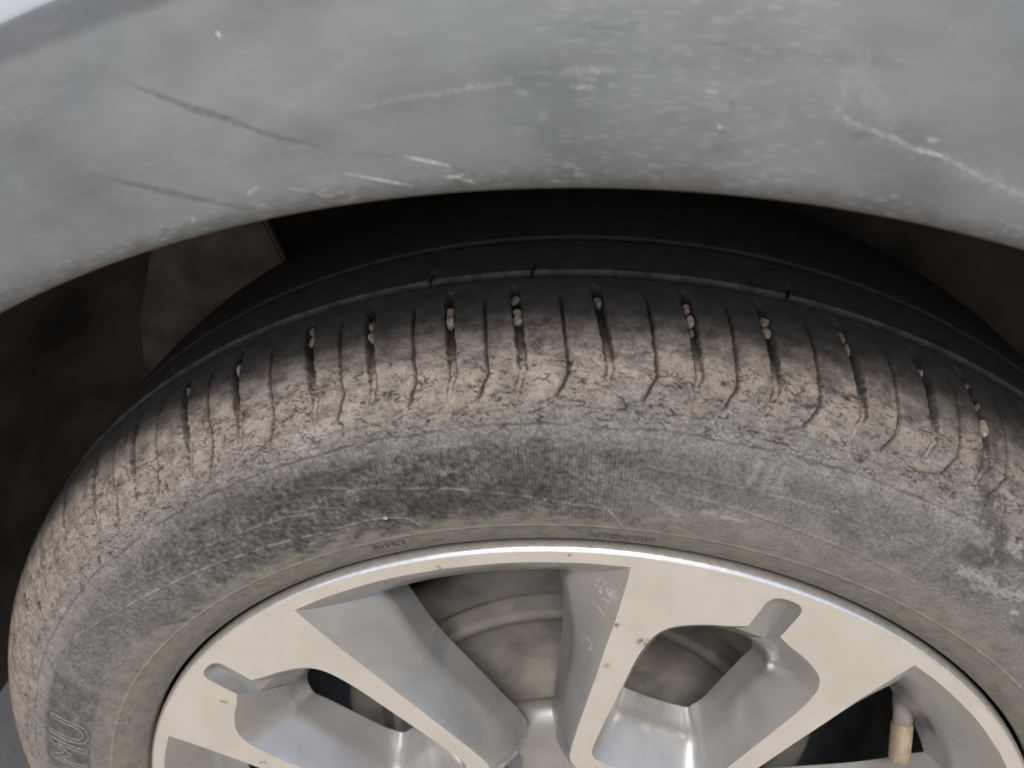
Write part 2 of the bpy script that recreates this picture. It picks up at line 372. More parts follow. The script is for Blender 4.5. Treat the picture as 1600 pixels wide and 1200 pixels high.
# mud-caked end of the liner hanging behind the tyre on the left
def prism(name, pts, y0, y1, parent, mats, bev=.003):
    bm = bmesh.new(); f = bm.faces.new([bm.verts.new((x, y0, z)) for x, z in pts]); r = bmesh.ops.extrude_face_region(bm, geom=[f])
    bmesh.ops.translate(bm, verts=[v for v in r['geom'] if isinstance(v, bmesh.types.BMVert)], vec=(0, y1-y0, 0))
    bmesh.ops.recalc_face_normals(bm, faces=bm.faces[:])
    bmesh.ops.bevel(bm, geom=bm.edges[:], offset=bev, segments=2, affect='EDGES')
    me = bpy.data.meshes.new(name); bm.to_mesh(me); bm.free()
    o = link(bpy.data.objects.new(name, me), parent, mats); return o
fl = [on_plane(q, .045) for q in ((217, 505), (222, 470), (236, 380), (330, 320), (400, 320), (455, 428), (420, 470), (330, 540), (262, 590), (240, 582), (224, 574))]
o = prism('liner_flap', [(P[0], P[2]) for P in fl], .045, .051, liner, [MUDFLAP], .0015); o['label'] = 'brown mud caked flap of the liner'
prism('underbody', [(-.95, -.12), (.95, -.12), (.95, -.09), (-.95, -.09)], .19, 1.6, car, [UNDER], .005)

# ------------------------------------------------------------------ tyre
PR = np.array([(0, .3340), (-.0235, .3335), (-.0485, .3316), (-.0575, .3304), (-.066, .3288), (-.074, .3262), (-.081, .3225), (-.0875, .3175), (-.093, .3117), (-.0975, .3055), (-.102, .2975), (-.1058, .2885), (-.1085, .2790), (-.1097, .2700), (-.1095, .2620), (-.1083, .2545), (-.1062, .2480), (-.1037, .2430), (-.1003, .2388)])
TP = spline(np.vstack([PR, [(-.0985, .2374), (-.095, .2368), (-.088, .2366)]]), 900)
tS = np.r_[0, np.cumsum(np.hypot(*np.diff(TP, axis=0).T))]*1000; tY, tR = TP[:, 0], TP[:, 1]
def th_hit(q): return hit(q, tS, tY, tR)
WIDE = [(149.4, 150.0), (144.2, 144.8), (139.0, 139.5), (133.6, 134.4), (128.3, 129.0), (123.1, 122.9), (118.1, 118.0), (112.1, 111.6), (107.4, 107.1), (101.8, 101.4), (97.4, 96.7), (92.1, 91.0), (86.3, 85.2), (81.3, 80.1), (76.0, 74.1), (70.5, 68.8), (66.8, 64.6), (61.6, 59.6), (56.4, 54.5)]
NARROW = [(146.8, 147.4), (141.6, 142.2), (136.3, 137.0), (130.9, 131.7), (125.5, 126.4), (120.6, 120.6), (115.0, 115.0), (109.5, 109.4), (104.2, 104.0), (99.3, 99.0), (94.3, 93.6), (88.7, 87.8), (83.5, 82.5), (78.2, 76.9), (72.7, 71.3), (67.9, 66.6), (64.2, 62.6), (59.0, 57.5)]
def build_tyre():
    th = np.r_[np.arange(46, 181, .1), np.arange(181, 406.01, 1.5)]; th[-1] = 406.0
    sv = np.r_[-tS[-1]+.5, np.arange(-150, -60, 10.0), np.arange(-60, 12, 3.0), np.arange(12, 47, .8), np.arange(47, 128, .48), np.arange(128, 176, .55), np.arange(176, tS[-1], 1.0), tS[-1]]
    ab = np.abs(sv); yy = np.interp(ab, tS, tY)*np.where(sv < 0, -1, 1); rr = np.interp(ab, tS, tR)
    dy = np.gradient(yy, sv); dr = np.gradient(rr, sv); L = np.hypot(dy, dr); ny, nr = dr/L, -dy/L
    T, S = np.meshgrid(th, sv, indexing='ij'); A = np.radians(T)*.300*1000     # arc in mm (for patterns)
    H = np.zeros_like(T); tan = np.zeros_like(T); grey = np.zeros_like(T); olive = np.zeros_like(T); dark = np.zeros_like(T); white = np.zeros_like(T)
    big = fbm(A/38, S/20, 3, 4); mid = fbm(A/9, S/6, 5, 4); fine = fbm(A/2.6, S/2.0, 7, 3)
    # -- dirt zones
    lim = np.interp(T, [46, 70, 85, 100, 125, 150, 181], [112, 111, 110, 110, 116, 117, 116])
    tan = sst(70, 92, S+3.0*mid+1.5*fine)*sst(lim+11, lim-12, S+7*big+5*mid)
    tan *= np.clip(.90+.32*mid+.22*fine, .25, 1)
    tan *= 1-.42*sst(.08, .45, fbm(A/11, S/5, 9, 3))*sst(84, 92, S)
    tan *= np.interp(T, [46, 66, 82], [.5, .68, 1.0])
    # sidewall dust, uneven along the tyre
    gbase = np.interp(T, [46, 66, 78, 86, 94, 104, 116, 126, 140, 160, 181], [.62, .66, .64, .54, .36, .27, .26, .38, .58, .70, .70])
    gs = np.interp(S, [80, 100, 112, 118, 126, 146, 158], [.3, .62, .72, .66, .0, .0, .25])
    w_ = np.interp(S, [112, 124, 150, 160], [0, 1, 1, .5])
    am_ = np.interp(T, [46, 80, 92, 125, 140, 181], [.40, .45, 1, 1, .65, .5])
    grey = np.clip(gs+gbase*w_+am_*(.15*mid+.12*big+.34*fine), 0, 1)*sst(88, 104, S)
    # lighter speckle where the dust sticks
    olive = sst(150, 160, S+5*mid+4*big)*np.clip(.82+.25*mid, 0, 1)
    lower = sst(98, 80, T)*sst(140, 150, S+6*big)*.55; olive = np.maximum(olive, lower)
    left_ol = sst(128, 150, T)*sst(146, 154, S+4*mid)*.5; olive = np.maximum(olive, left_ol)
    olive *= 1-.38*np.clip(perlin(A/10, S/1.1, 15)+.4*perlin(A/4, S/.8, 16)-.1, 0, 1)*2
    rib_clean = sst(92, 72, S); grey = np.maximum(grey, .17*rib_clean*np.clip(.85+.35*mid, 0, 1))
    # -- circumferential grooves
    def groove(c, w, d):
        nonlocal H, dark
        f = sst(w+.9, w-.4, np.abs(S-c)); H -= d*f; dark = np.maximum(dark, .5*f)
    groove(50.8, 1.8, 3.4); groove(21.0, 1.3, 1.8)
    lit_line = sst(1.6, .2, np.abs(S-48.2)+.5*mid)*.24; tan = np.maximum(tan, lit_line*np.clip(.65+mid, 0, 1))  # lit far wall of the groove, painted in as a paler line
    lit_line = sst(1.4, .2, np.abs(S-18.2)+.4*mid)*.10; tan = np.maximum(tan, lit_line*np.clip(.65+mid, 0, 1))  # same painted lit edge, fainter, at the next groove
    # -- lateral slots and sipes of the shoulder rib
    wob = .10*perlin(S/5, T*0+.5, 13)
    for i, (ta, tb) in enumerate(WIDE):
        sl = (tb-ta)/33.0; tc = ta+sl*(np.clip(S, 55, 97)-60)+np.clip(S-97, 0, 20)*.055
        m_ = np.abs(T-ta) < 6
        d = np.abs((T-tc)+.08*perlin(S/4.0, T*0+i, 14+i))*.325*1000*math.pi/180
        hw = np.interp(S, [58, 62, 70, 85, 97, 110], [.3, 1.45, 1.65, 1.5, 1.15, .5])
        end = 92+4*hash2(np.array(i), np.array(3), 5)
        f = sst(hw+.32, hw-.30, d)*sst(57.5, 60.5, S)*sst(109, 101, S)*m_
        dep = np.interp(S, [58, 64, 80, 90, end+4, 112], [3.0, 5.0, 4.6, 2.6, .7, 0])*(1.0 if ta < 131 else .45)
        H -= dep*f
        mud = sst(84, 97, S)
        dark = np.maximum(dark, f*(1-mud)*.75); tan = np.where(f > .3, np.maximum(tan*.9, mud*.9), tan)  # shade inside the slot painted into the colour; lower end filled with tan mud
        # cracked mud along both walls further down
        ck = sst(.55, .15, np.abs(d-hw-.1)+.3*fine)*sst(80, 88, S)*sst(110, 100, S)*m_; H -= .55*ck; dark = np.maximum(dark, .75*ck*(perlin(S/4, T*0+i*3, 21) > -.25))
        mud_spread = sst(5, 1.5, d)*sst(84, 92, S)*sst(118, 106, S)*m_; tan = np.maximum(tan, .8*mud_spread*np.clip(.9+mid, 0, 1))  # tan mud spread beside the lower part of the slot
    for i, (ta, tb) in enumerate(NARROW):
        sl = (tb-ta)/33.0; tc = ta+sl*(np.clip(S, 55, 99)-66)+np.clip(S-98, 0, 20)*.085
        d = np.abs((T-tc)+.07*perlin(S/4, T*0+i, 34+i))*.32*1000*math.pi/180; m_ = np.abs(T-ta) < 6
        hw = np.interp(S, [62, 68, 90, 104, 110], [.15, .36, .34, .5, .2])
        f = sst(hw+.35, hw-.35, d)*sst(62.5, 65, S)*sst(110, 106, S)*m_
        dep = np.interp(S, [63, 70, 92, 104, 110], [2.0, 3.2, 2.6, 1.6, .2])*(1.0 if ta < 131 else .4)
        H -= dep*f; dark = np.maximum(dark, .95*f*(1.0 if ta < 131 else .5))  # sipe shade painted into the rubber colour
        # curl at the lower end
        q = [(tc_, s_) for tc_, s_ in ((tb+.35, 103), (tb+.9, 107), (tb+2.0, 109.5))]
        d2 = seg_dist(T*.300*1000*math.pi/180, S, [(a_*.300*1000*math.pi/180, b_) for a_, b_ in q])+.5*fine
        f2 = sst(.7, .2, d2)*(.8 if ta < 131 else .4); H -= .5*f2; dark = np.maximum(dark, .6*f2)
    for tc in (96.3, 103.5, 79.0):           # nicks in the edge of the second rib
        d = np.abs(T-tc-(S-47)*.03)*.333*1000*math.pi/180; f = sst(.9, .3, d)*sst(40, 43, S)*sst(51, 49, S); H -= 2.2*f; dark = np.maximum(dark, .8*f)
    # -- mud relief and crack network on the shoulder (pieces of dried dirt)
    zone = sst(80, 94, S)*sst(124, 114, S)
    wx = A+2.2*fbm(A/6, S/6, 51, 2); ws = S+1.6*fbm(A/5, S/5, 52, 2)
    for (sx, sy, thr, dep, sd_, amt) in ((15.0, 3.0, .085, .65, 61, .85), (9.0, 2.2, .09, .5, 62, .7), (5.5, 1.7, .09, .3, 63, .45)):
        n_ = perlin(wx/sx+.35*ws/sx, ws/sy, sd_); ck = sst(thr, thr*.25, np.abs(n_))*sst(-.12, .2, fbm(A/11, S/6, sd_+4, 2))*zone
        H -= dep*ck; dark = np.maximum(dark, amt*ck)
    H += zone*(.34*fbm(wx/5.5, ws/1.9, 71, 4)) + .10*mid*sst(104, 112, S)*sst(170, 160, S)
    # -- ridge and crack rings on the shoulder / sidewall
    for s0, amp, wd, dk in ((117.5, -.45, .7, .6), (114.2, .25, .9, 0), (121.0, .22, .8, 0), (111.0, -.25, .6, .35), (107.5, .18, .8, 0)):
        f = sst(wd, wd*.2, np.abs(S-s0-1.1*perlin(A/28, A*0+s0, 81)-.35*perlin(A/3, A*0+s0, 82)))*np.clip(.75+.8*perlin(A/16, A*0+s0*2, 83), .1, 1)
        H += amp*f; dark = np.maximum(dark, dk*f)
        if amp > 0: grey = np.maximum(grey, .75*f)
    f = sst(.75, .2, np.abs(S-162.0)); H += .38*f; tan = np.maximum(tan, .72*f)                      # rim protector line
    step = sst(161.2, 162.2, S); H -= .18*step
    # -- thin moulded lines on the sidewall
    AX = T*.275*1000*math.pi/180
    for pl, amt in (([(113.6, 130), (108.1, 136.6), (103.0, 140.2), (98.0, 145.0), (93.0, 149.7), (90.3, 151.6), (88.9, 161)], .75),
                    ([(152, 122), (147.0, 127.1), (140.0, 135.5), (132.3, 141.4), (123.7, 146.2), (115.4, 149.4), (109.1, 149.2), (107.1, 152.1), (105.9, 161)], .7),
                    ([(140, 129), (131, 134), (124, 136.5), (117, 138), (113.6, 141)], .4), ([(88, 131), (80, 134), (70, 134), (60, 135)], .35), ([(84, 141), (74, 146), (64, 149)], .3)):
        d = seg_dist(AX, S, [(a_*.275*1000*math.pi/180, b_) for a_, b_ in pl])+.28*fine
        f = sst(.7, .2, d); H += .34*f; tan = np.maximum(tan, amt*.8*f*np.clip(.75+1.3*mid+.8*fine, .1, 1))
    # -- fine radial serration
    z2 = sst(86, 89, T)*sst(112, 108, T)*sst(122, 128, S)*sst(161, 158, S)
    ser = np.sin(AX/1.35*2*np.pi+.6*perlin(A/20, S/20, 91)); H += .13*ser*z2; dark = np.maximum(dark, .28*z2*np.clip(-ser, 0, 1)); grey = np.clip(grey+.16*z2*np.clip(ser, 0, 1)*np.clip(.4+2*mid, 0, 1), 0, 1)
    # -- lettering field on the left: hatched, less dust
    lf = sst(152.5, 154, T)*sst(170.5, 169, T)*sst(124, 127, S)*sst(152.5, 150, S)
    hat = np.sin((AX*.8+S*.25)/1.15*2*np.pi); H += lf*(-.25+.12*hat); grey *= 1-lf*.55*np.clip(.8+mid, 0, 1); olive *= 1-.7*lf
    # -- rubbed white smears
    def smear(pix, wd, amt, sx=3.0, sy=.9):
        nonlocal white
        P = [th_hit(q) for q in pix]; P = [(p_[0]*.285*1000*math.pi/180, p_[1]) for p_ in P if p_]
        if len(P) < 2: return
        d = seg_dist(T*.285*1000*math.pi/180, S, P)+wd*.9*fbm(A/sx, S/sy, 95, 4)
        white = np.maximum(white, amt*sst(wd, wd*.3, d))
    smear([(1172, 752), (1188, 720)], 2.2, .13); smear([(1192, 762), (1208, 725)], 2.2, .15); smear([(1212, 762), (1226, 735)], 2.0, .12)
    smear([(1502, 892), (1540, 905), (1560, 925), (1600, 932)], 2.6, .26); smear([(1520, 915), (1560, 925)], 1.6, .2); smear([(1582, 955), (1590, 958)], 1.2, .35)
    smear([(1100, 800), (1130, 806), (1160, 815)], 1.8, .20); smear([(1020, 780), (1060, 805)], 1.6, .15); smear([(1580, 862), (1600, 850)], 2.2, .2)
    smear([(455, 690), (540, 655)], 3.2, .20); smear([(470, 695), (490, 705)], 2.4, .25); smear([(545, 770), (556, 766)], 1.2, .22); smear([(690, 740), (700, 735)], 1.5, .18)
    def blot(pix, wd, amt):
        nonlocal grey, tan, dark
        P = [th_hit(q) for q in pix]; P = [(p_[0]*.285*1000*math.pi/180, p_[1]) for p_ in P if p_]
        d = seg_dist(T*.285*1000*math.pi/180, S, P)+wd*.7*fbm(A/5, S/4, 97, 3)
        f = sst(wd, wd*.2, d)*amt; grey *= 1-f; tan *= 1-f
    blot([(1535, 720), (1550, 800), (1560, 870)], 5.5, .6); blot([(1510, 865), (1600, 880)], 5, .5); blot([(300, 800), (400, 760)], 12, .3); blot([(480, 760), (700, 790), (800, 770)], 10, .45); blot([(770, 730), (860, 760)], 9, .35); blot([(1200, 605), (1180, 625)], 3.5, .5); blot([(1055, 605), (1110, 620)], 4, .4)
    # speckles
    spk = sst(.50, .62, perlin(A/.9, S/.9, 99))*sst(84, 92, S)*sst(158, 140, S); white = np.maximum(white, .13*spk*np.clip(.3+big, 0, 1)*2)
    dark = np.maximum(dark, .30*sst(.5, .64, perlin(A/1.3, S/1.0, 101))*sst(90, 100, S)*sst(150, 140, S))
    # -- geometry
    H = H*.001; Tr = np.radians(T)
    edge_fade = sst(-tS[-1], -60, S); H *= edge_fade
    R = rr[None]+H*nr[None]; Y = yy[None]+H*ny[None]*1.0
    V = np.stack([R*np.cos(Tr), Y, R*np.sin(Tr)], -1)
    V[..., 2] = np.maximum(V[..., 2], -(Z0-.0005))                     # flattened contact patch
    V[-1] = V[0]
    gu = np.gradient(V, axis=0); gv = np.gradient(V, axis=1); N = np.cross(gv, gu); N /= np.maximum(np.linalg.norm(N, axis=-1), 1e-12)[..., None]
    mid_i = (len(th)//2, np.argmin(np.abs(sv-80)))
    ref = np.array([math.cos(Tr[mid_i])*nr[mid_i[1]], ny[mid_i[1]], math.sin(Tr[mid_i])*nr[mid_i[1]]])
    flip = (N[mid_i]@ref) < 0
    if flip: N = -N
    att = dict(tan=tan, grey=grey, olive=olive, dark=np.clip(dark, 0, 1), white=np.clip(white, 0, 1)); att = {k: np.clip(v, 0, 1) for k, v in att.items()}
    nT, nS = T.shape
    part = np.full((nT-1, nS-1), 0)                                    # 0 tyre carcass, 1 second rib, 2 centre ribs, >=10 shoulder blocks
    sc = .5*(sv[1:]+sv[:-1]); tc = .5*(th[1:]+th[:-1])
    part[:, (sc > 21) & (sc <= 51.3)] = 1; part[:, (sc > -53) & (sc <= 21)] = 2
    W = sorted(WIDE); 
    TT, SS = np.meshgrid(tc, sc, indexing='ij'); blk = (SS > 51.3) & (SS < 104.5)
    cnt = np.zeros_like(TT, int)
    for ta, tb in W:
        sl = (tb-ta)/33.0; cnt += (TT > ta+sl*(np.clip(SS, 55, 97)-60)+np.clip(SS-97, 0, 20)*.055)
    ok = blk & (cnt > 0) & (cnt < len(W)) & (TT < 181)
    part[ok] = 10+cnt[ok]
    i, j = np.meshgrid(np.arange(nT-1), np.arange(nS-1), indexing='ij'); b = i*nS+j
    Q = np.stack([b, b+1, b+nS+1, b+nS], -1)
    if flip: Q = Q[..., ::-1]
    Vf = V.reshape(-1, 3); Nf = N.reshape(-1, 3); af = {k: v.reshape(-1) for k, v in att.items()}
    tyre = None
    for pid in [0, 1, 2]+[10+k for k in range(1, len(W))]:
        F = Q[part == pid]
        if len(F) == 0: continue
        used, inv = np.unique(F, return_inverse=True)
        nm = 'tyre' if pid == 0 else ('tread_rib' if pid < 3 else 'tread_block')
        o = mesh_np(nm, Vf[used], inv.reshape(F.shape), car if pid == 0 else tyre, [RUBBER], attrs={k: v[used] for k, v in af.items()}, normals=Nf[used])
        if pid == 0: tyre = o; o['label'] = 'dusty worn black tyre with mud cracked shoulder'
    return tyre
TYRE = build_tyre()
def on_tyre(theta, s, off=0.0):
    y = np.interp(s, tS, tY); r = np.interp(s, tS, tR); y2 = np.interp(s+.5, tS, tY); r2 = np.interp(s+.5, tS, tR)
    l = math.hypot(y2-y, r2-r); ny, nr = (r2-r)/l, -(y2-y)/l; r += off*nr; y += off*ny; t = math.radians(theta)
    return Vector((r*math.cos(t), y, r*math.sin(t)))
# raised lettering, bent on to the sidewall
def sidewall_text(txt, size, th0, s0, outline, mat, lift, spacing=1.0, shear=0.0, wide=1.0):
    cu = bpy.data.curves.new('lettering', 'FONT'); cu.body = txt; cu.size = size; cu.space_character = spacing; cu.shear = shear; cu.resolution_u = 4
    if outline: cu.fill_mode = 'NONE'; cu.bevel_depth = outline; cu.bevel_resolution = 1
    else: cu.extrude = lift
    o = bpy.data.objects.new('lettering_source', cu); COL.objects.link(o); bpy.context.view_layer.update()
    dg = bpy.context.evaluated_depsgraph_get(); me = bpy.data.meshes.new_from_object(o.evaluated_get(dg)); bpy.data.objects.remove(o)
    bm = bmesh.new(); bm.from_mesh(me); bmesh.ops.triangulate(bm, faces=bm.faces[:])
    bmesh.ops.subdivide_edges(bm, edges=[e_ for e_ in bm.edges if e_.calc_length() > size*.12], cuts=2)
    for v in bm.verts:
        s = s0-v.co.y*1000; r = float(np.interp(s, tS, tR))
        v.co = on_tyre(th0-math.degrees(v.co.x*wide/r), s, v.co.z+lift)
    bm.to_mesh(me); bm.free(); me.name = 'lettering'; me.materials.clear()
    return link(bpy.data.objects.new('lettering', me), TYRE, [mat])
l = sidewall_text('MU', .031, 168.6, 150.0, .00038, LETTER, .0001, 1.05, .1, .92); l['label'] = 'large outlined letters on the sidewall'
def rim_text(txt, px, size, lift=.00012, sp=1.15):
    h_ = th_hit(px); return sidewall_text(txt, size, h_[0], h_[1], 0, LETTER_LOW, lift, sp)
rim_text('RIPRT', (586, 859), .0052); rim_text('NTENTIIF', (918, 838), .0062, .00012, 1.0); rim_text('- - - - -', (604, 862), .003)
l = rim_text('L', (200, 1130), .010, .0003); l.data.materials[0] = LETTER

# ------------------------------------------------------------------ alloy wheel
FY = -.1022
wheel = revolve('alloy_wheel', [(FY, .2332), (FY+.0003, .2339), (FY+.0009, .2345), (FY+.0018, .2350), (FY+.0030, .2353), (FY+.0048, .2354), (FY+.009, .2352), (FY+.011, .2330), (FY+.013, .2318), (FY+.020, .2250), (FY+.03, .219), (FY+.045, .2125), (FY+.065, .205), (FY+.09, .202), (FY+.14, .204), (FY+.17, .212), (FY+.19, .225), (FY+.20, .232)], car, [BARREL, LIP], 34.6, 394.6, 290)
k_ = 17
mi = np.zeros(len(wheel.data.polygons), np.int32); cols = np.arange(len(mi)) % k_; mi[cols < 6] = 1; wheel.data.polygons.foreach_set('material_index', mi)
wheel['label'] = 'five spoke machined alloy wheel with silver pockets'
def pc(R, ph): return np.stack([np.asarray(R)*.001*np.cos(np.radians(ph)), np.asarray(R)*.001*np.sin(np.radians(ph))], -1)
def curve(pts, n):
    P = np.array(pts, float); return spline(pc(P[:, 0], P[:, 1]), n)
def build_spoke_mesh():
    NW, NG = 56, 60
    # half outlines (R mm, angle from the spoke's centre line)
    g0 = curve([(227.4, 16.75), (216, 16.85), (195, 17.3), (177, 17.95), (156, 18.8), (130, 20.4), (108, 22.2), (98, 23.0), (91, 22.6), (85, 19.5), (81, 12), (80, 5), (80, 0)], NG)
    gm = curve([(205, 23.6), (197, 24.0), (182, 23.6), (165, 23.0), (145, 23.3), (125, 24.5), (105, 26.0), (92, 27.4), (80, 28.5), (71, 25), (67, 14), (66, 6), (66, 0)], NG)
    gb = curve([(195, 24.6), (188, 24.7), (172, 24.4), (155, 24.6), (135, 25.6), (115, 27.0), (98, 28.6), (86, 30.2), (75, 30), (66, 26), (62, 14), (61, 6), (61, 0)], NG)
    r0 = curve([(227.4, 16.75), (227.4, 22), (227.4, 29), (227.4, 36)], 24); rm = curve([(205, 23.6), (205, 27), (205, 31.5), (205, 36)], 24); rb = curve([(195, 24.6), (195, 28), (195, 32), (195, 36)], 24)
    w0 = curve([(208.3, 2.05), (205.2, 4), (202.8, 6.3), (199.3, 8.9), (196, 10.5), (190.5, 11.8), (182, 12.7), (170, 13.4), (155, 14.0), (140, 14.7), (125, 15.6), (113, 16.4), (104, 17.0), (99, 16.8), (95, 15), (92.5, 11), (91.5, 6), (91, 0)], NW)
    wm = curve([(184, 2.05), (183.5, 3.2), (182, 5), (178.5, 7.2), (173, 9.0), (166, 9.6), (158, 10.2), (149, 10.7), (140, 11.3), (130, 12.0), (121, 12.7), (113, 13.0), (108, 12.2), (105.5, 10.5), (104, 7), (103.5, 3.5), (103.2, 1.5), (103, 0)], NW)
    wb = curve([(178, 2.05), (177.5, 3), (175.5, 5), (171.5, 7.0), (166, 8.5), (159, 8.6), (151, 8.9), (143, 9.2), (135, 9.6), (127, 10.0), (120, 10.2), (114, 9.8), (111, 9.5), (109.5, 7), (108.7, 5), (108.2, 3), (108, 1.2), (108, 0)], NW)
    n0 = curve([(208.3, 2.05), (213, 2.05), (219, 2.02), (224.2, 1.95), (227, 1.55), (228.3, .9), (228.6, 0)], 16)
    nf = curve([(198.5, 2.05), (207, 1.7), (215, 1.5), (220, 1.35), (223, 1.0), (224.2, .5), (224.4, 0)], 16)
    DN = .019*((208.3-198.5)/(208.3-184))**1.15
    V = []; F = []; MI = []
    def add(P, y):
        b = len(V); V.extend([(q[0], yy_, q[1]) for q, yy_ in zip(P, np.broadcast_to(y, (len(P),)))]); return list(range(b, b+len(P)))
    def strip(A, B, mat, rev):
        for i in range(len(A)-1):
            f = (A[i], A[i+1], B[i+1], B[i]); F.append(f[::-1] if rev else f); MI.append(mat)
    mir = lambda P: P*np.array([1, -1])
    for sgn in (1, -1):
        q = (lambda P: P) if sgn == 1 else mir; rev = sgn == -1
        def wall(P0, P1, P2, d1, d2, prow=1.3):
            ids = []
            for t in np.linspace(0, 1, 8): ids.append(add(q(P0+(P1-P0)*t), FY+d1*t**prow))
            for a_, b_ in zip(ids[:-1], ids[1:]): strip(a_, b_, 1, rev)
            ids2 = [ids[-1]]
            for t in (.25, .6, 1.0): ids2.append(add(q(P1+(P2-P1)*(t**1.3)), FY+d1+(d2-d1)*t))
            for a_, b_ in zip(ids2[:-1], ids2[1:]): strip(a_, b_, 1, rev)
        wall(g0, gm, gb, .019, .034); wall(r0, rm, rb, .019, .034)
        wall(w0, wm, wb, .019, .033, 1.15)
        # notch side wall
        dn = np.linspace(DN, .0062, 16); A = add(q(n0), FY); Mi = add(q(n0+(nf-n0)*.45), FY+dn*np.linspace(.40, .78, 16)); B = add(q(nf), FY+dn); strip(A, Mi, 1, not rev); strip(Mi, B, 1, not rev)
    # notch floor and the window wall under it
    dn = np.linspace(DN, .0062, 16); A = add(nf, FY+dn); B = add(mir(nf), FY+dn); strip(A, B, 1, False)
    t_ = np.array([0.0, 1.0])
    a0 = add(np.array([nf[0], mir(nf)[0]]), FY+DN); a1 = add(np.array([wm[0], mir(wm)[0]]), FY+.019); a2 = add(np.array([wb[0], mir(wb)[0]]), FY+.033)
    strip(a0, a1, 1, False); strip(a1, a2, 1, False)
    # machined face: constrained triangulation with the window and notch as a hole
    arc = pc(np.full(59, 233.2), np.linspace(36, -36, 59))
    half = np.vstack([r0[::-1], g0[1:]])                       # from +36 deg along the ring edge, down the spoke side to the tail
    outer = np.vstack([arc[::-1], half, mir(half)[::-1][1:]])  # arc from -36 to +36, then back
    keep = [0]; 
    for i in range(1, len(outer)):
        if np.linalg.norm(outer[i]-outer[keep[-1]]) > 2e-5: keep.append(i)
    outer = outer[keep]
    if np.linalg.norm(outer[0]-outer[-1]) < 2e-5: outer = outer[:-1]
    hw = np.vstack([n0[::-1][:-1], w0]); hole = np.vstack([hw, mir(hw)[::-1][1:-1]])
    pts = [Vector(p_) for p_ in outer]+[Vector(p_) for p_ in hole]; no, nh = len(outer), len(hole)
    ed = [(i, (i+1) % no) for i in range(no)]+[(no+i, no+(i+1) % nh) for i in range(nh)]
    gx, gz = np.meshgrid(np.arange(.07, .235, .006), np.arange(-.14, .14, .006)); pts += [Vector((x, z)) for x, z in zip(gx.ravel(), gz.ravel())]
    v2, _, f2, _, _, _ = delaunay_2d_cdt(pts, ed, [], 0, 1e-6)
    def inside(P, poly):
        x, y = P; c = False; n = len(poly)
        for i in range(n):
            x0, y0 = poly[i]; x1, y1 = poly[i-1]
            if (y0 > y) != (y1 > y) and x < (x1-x0)*(y-y0)/(y1-y0)+x0: c = not c
        return c
    b = len(V); V.extend([(v.x, FY, v.y) for v in v2])
    for f in f2:
        c = sum((v2[i] for i in f), Vector((0, 0)))/3
        if inside(c, outer) and not inside(c, hole):
            a3 = [v2[i] for i in f]; ar = (a3[1]-a3[0]).cross(a3[2]-a3[0])
            F.append(tuple(b+i for i in (f if ar > 0 else f[::-1]))); MI.append(0)
    me = bpy.data.meshes.new('spoke'); me.from_pydata([tuple(map(float, v)) for v in V], [], F)
    me.polygons.foreach_set('material_index', np.array(MI, np.int32)); me.polygons.foreach_set('use_smooth', np.ones(len(F), bool)); me.validate(); me.update()
    # close the seams between the wall strips (tips stay crisp because the walls meet there at an angle)
    me.materials.append(FACE); me.materials.append(SILVER)
    return me
SPK = build_spoke_mesh()
for k in range(5):
    o = bpy.data.objects.new('spoke', SPK); COL.objects.link(o); o.parent = wheel
    o.rotation_euler = (0, -math.radians(70.6+72*k), 0)
revolve('hub', [(FY+.034, .001), (FY+.034, .030), (FY+.037, .034), (FY+.037, .056), (FY+.037, .064), (FY+.039, .070), (FY+.044, .0735), (FY+.050, .074), (FY+.054, .060), (FY+.06, .05)], wheel, [SILVER], 0, 360, 96)
revolve('centre_cap', [(FY+.024, .0005), (FY+.0245, .018), (FY+.026, .0255), (FY+.029, .0285), (FY+.036, .029)], wheel, [SILVER], 0, 360, 48)
def nut():
    bm = bmesh.new(); r = bmesh.ops.create_cone(bm, segments=6, radius1=.0105, radius2=.0100, depth=.018, cap_ends=True)
    bmesh.ops.rotate(bm, verts=bm.verts[:], matrix=Matrix.Rotation(math.radians(90), 3, 'X')); bmesh.ops.bevel(bm, geom=bm.edges[:], offset=.0012, segments=2, affect='EDGES')
    me = bpy.data.meshes.new('lug_nut'); bm.to_mesh(me); bm.free(); me.materials.append(CHROME); return me
NUT = nut()
for k in range(5):
    t = math.radians(70.6+72*k); o = bpy.data.objects.new('lug_nut', NUT); COL.objects.link(o); o.parent = wheel; o.location = (.050*math.cos(t), FY+.031, .050*math.sin(t))
# valve with its cap
vb = Vector(on_plane((1416, 1062), -.058)); vt = Vector(on_plane((1404, 1192), -.083))
def lathe_along(name, a_, b_, prof, parent, mats, n=28):
    d = (b_-a_); L = d.length; q = d.to_track_quat('Z', 'Y').to_matrix(); V = []; k = len(prof)
    for i in range(n):
        t = 2*math.pi*i/n
        for (z, r) in prof: V.append(tuple(a_+q@Vector((r*math.cos(t), r*math.sin(t), z*L))))
    F = [(i*k+j, ((i+1) % n)*k+j, ((i+1) % n)*k+j+1, i*k+j+1) for i in range(n) for j in range(k-1)]
    return mesh_np(name, V, F, parent, mats)
val = lathe_along('valve_stem', vb, vt, [(-.35, .0075), (-.02, .0068), (.10, .0066), (.16, .0060), (.20, .0058), (.42, .0048), (.58, .0046)], wheel, [VRUB])
lathe_along('valve_cap', vb, vt, [(.52, .0030), (.52, .0050), (.55, .0053), (.92, .0051), (.985, .0045), (1.0, .0030), (1.0, .0001)], val, [BRASS])
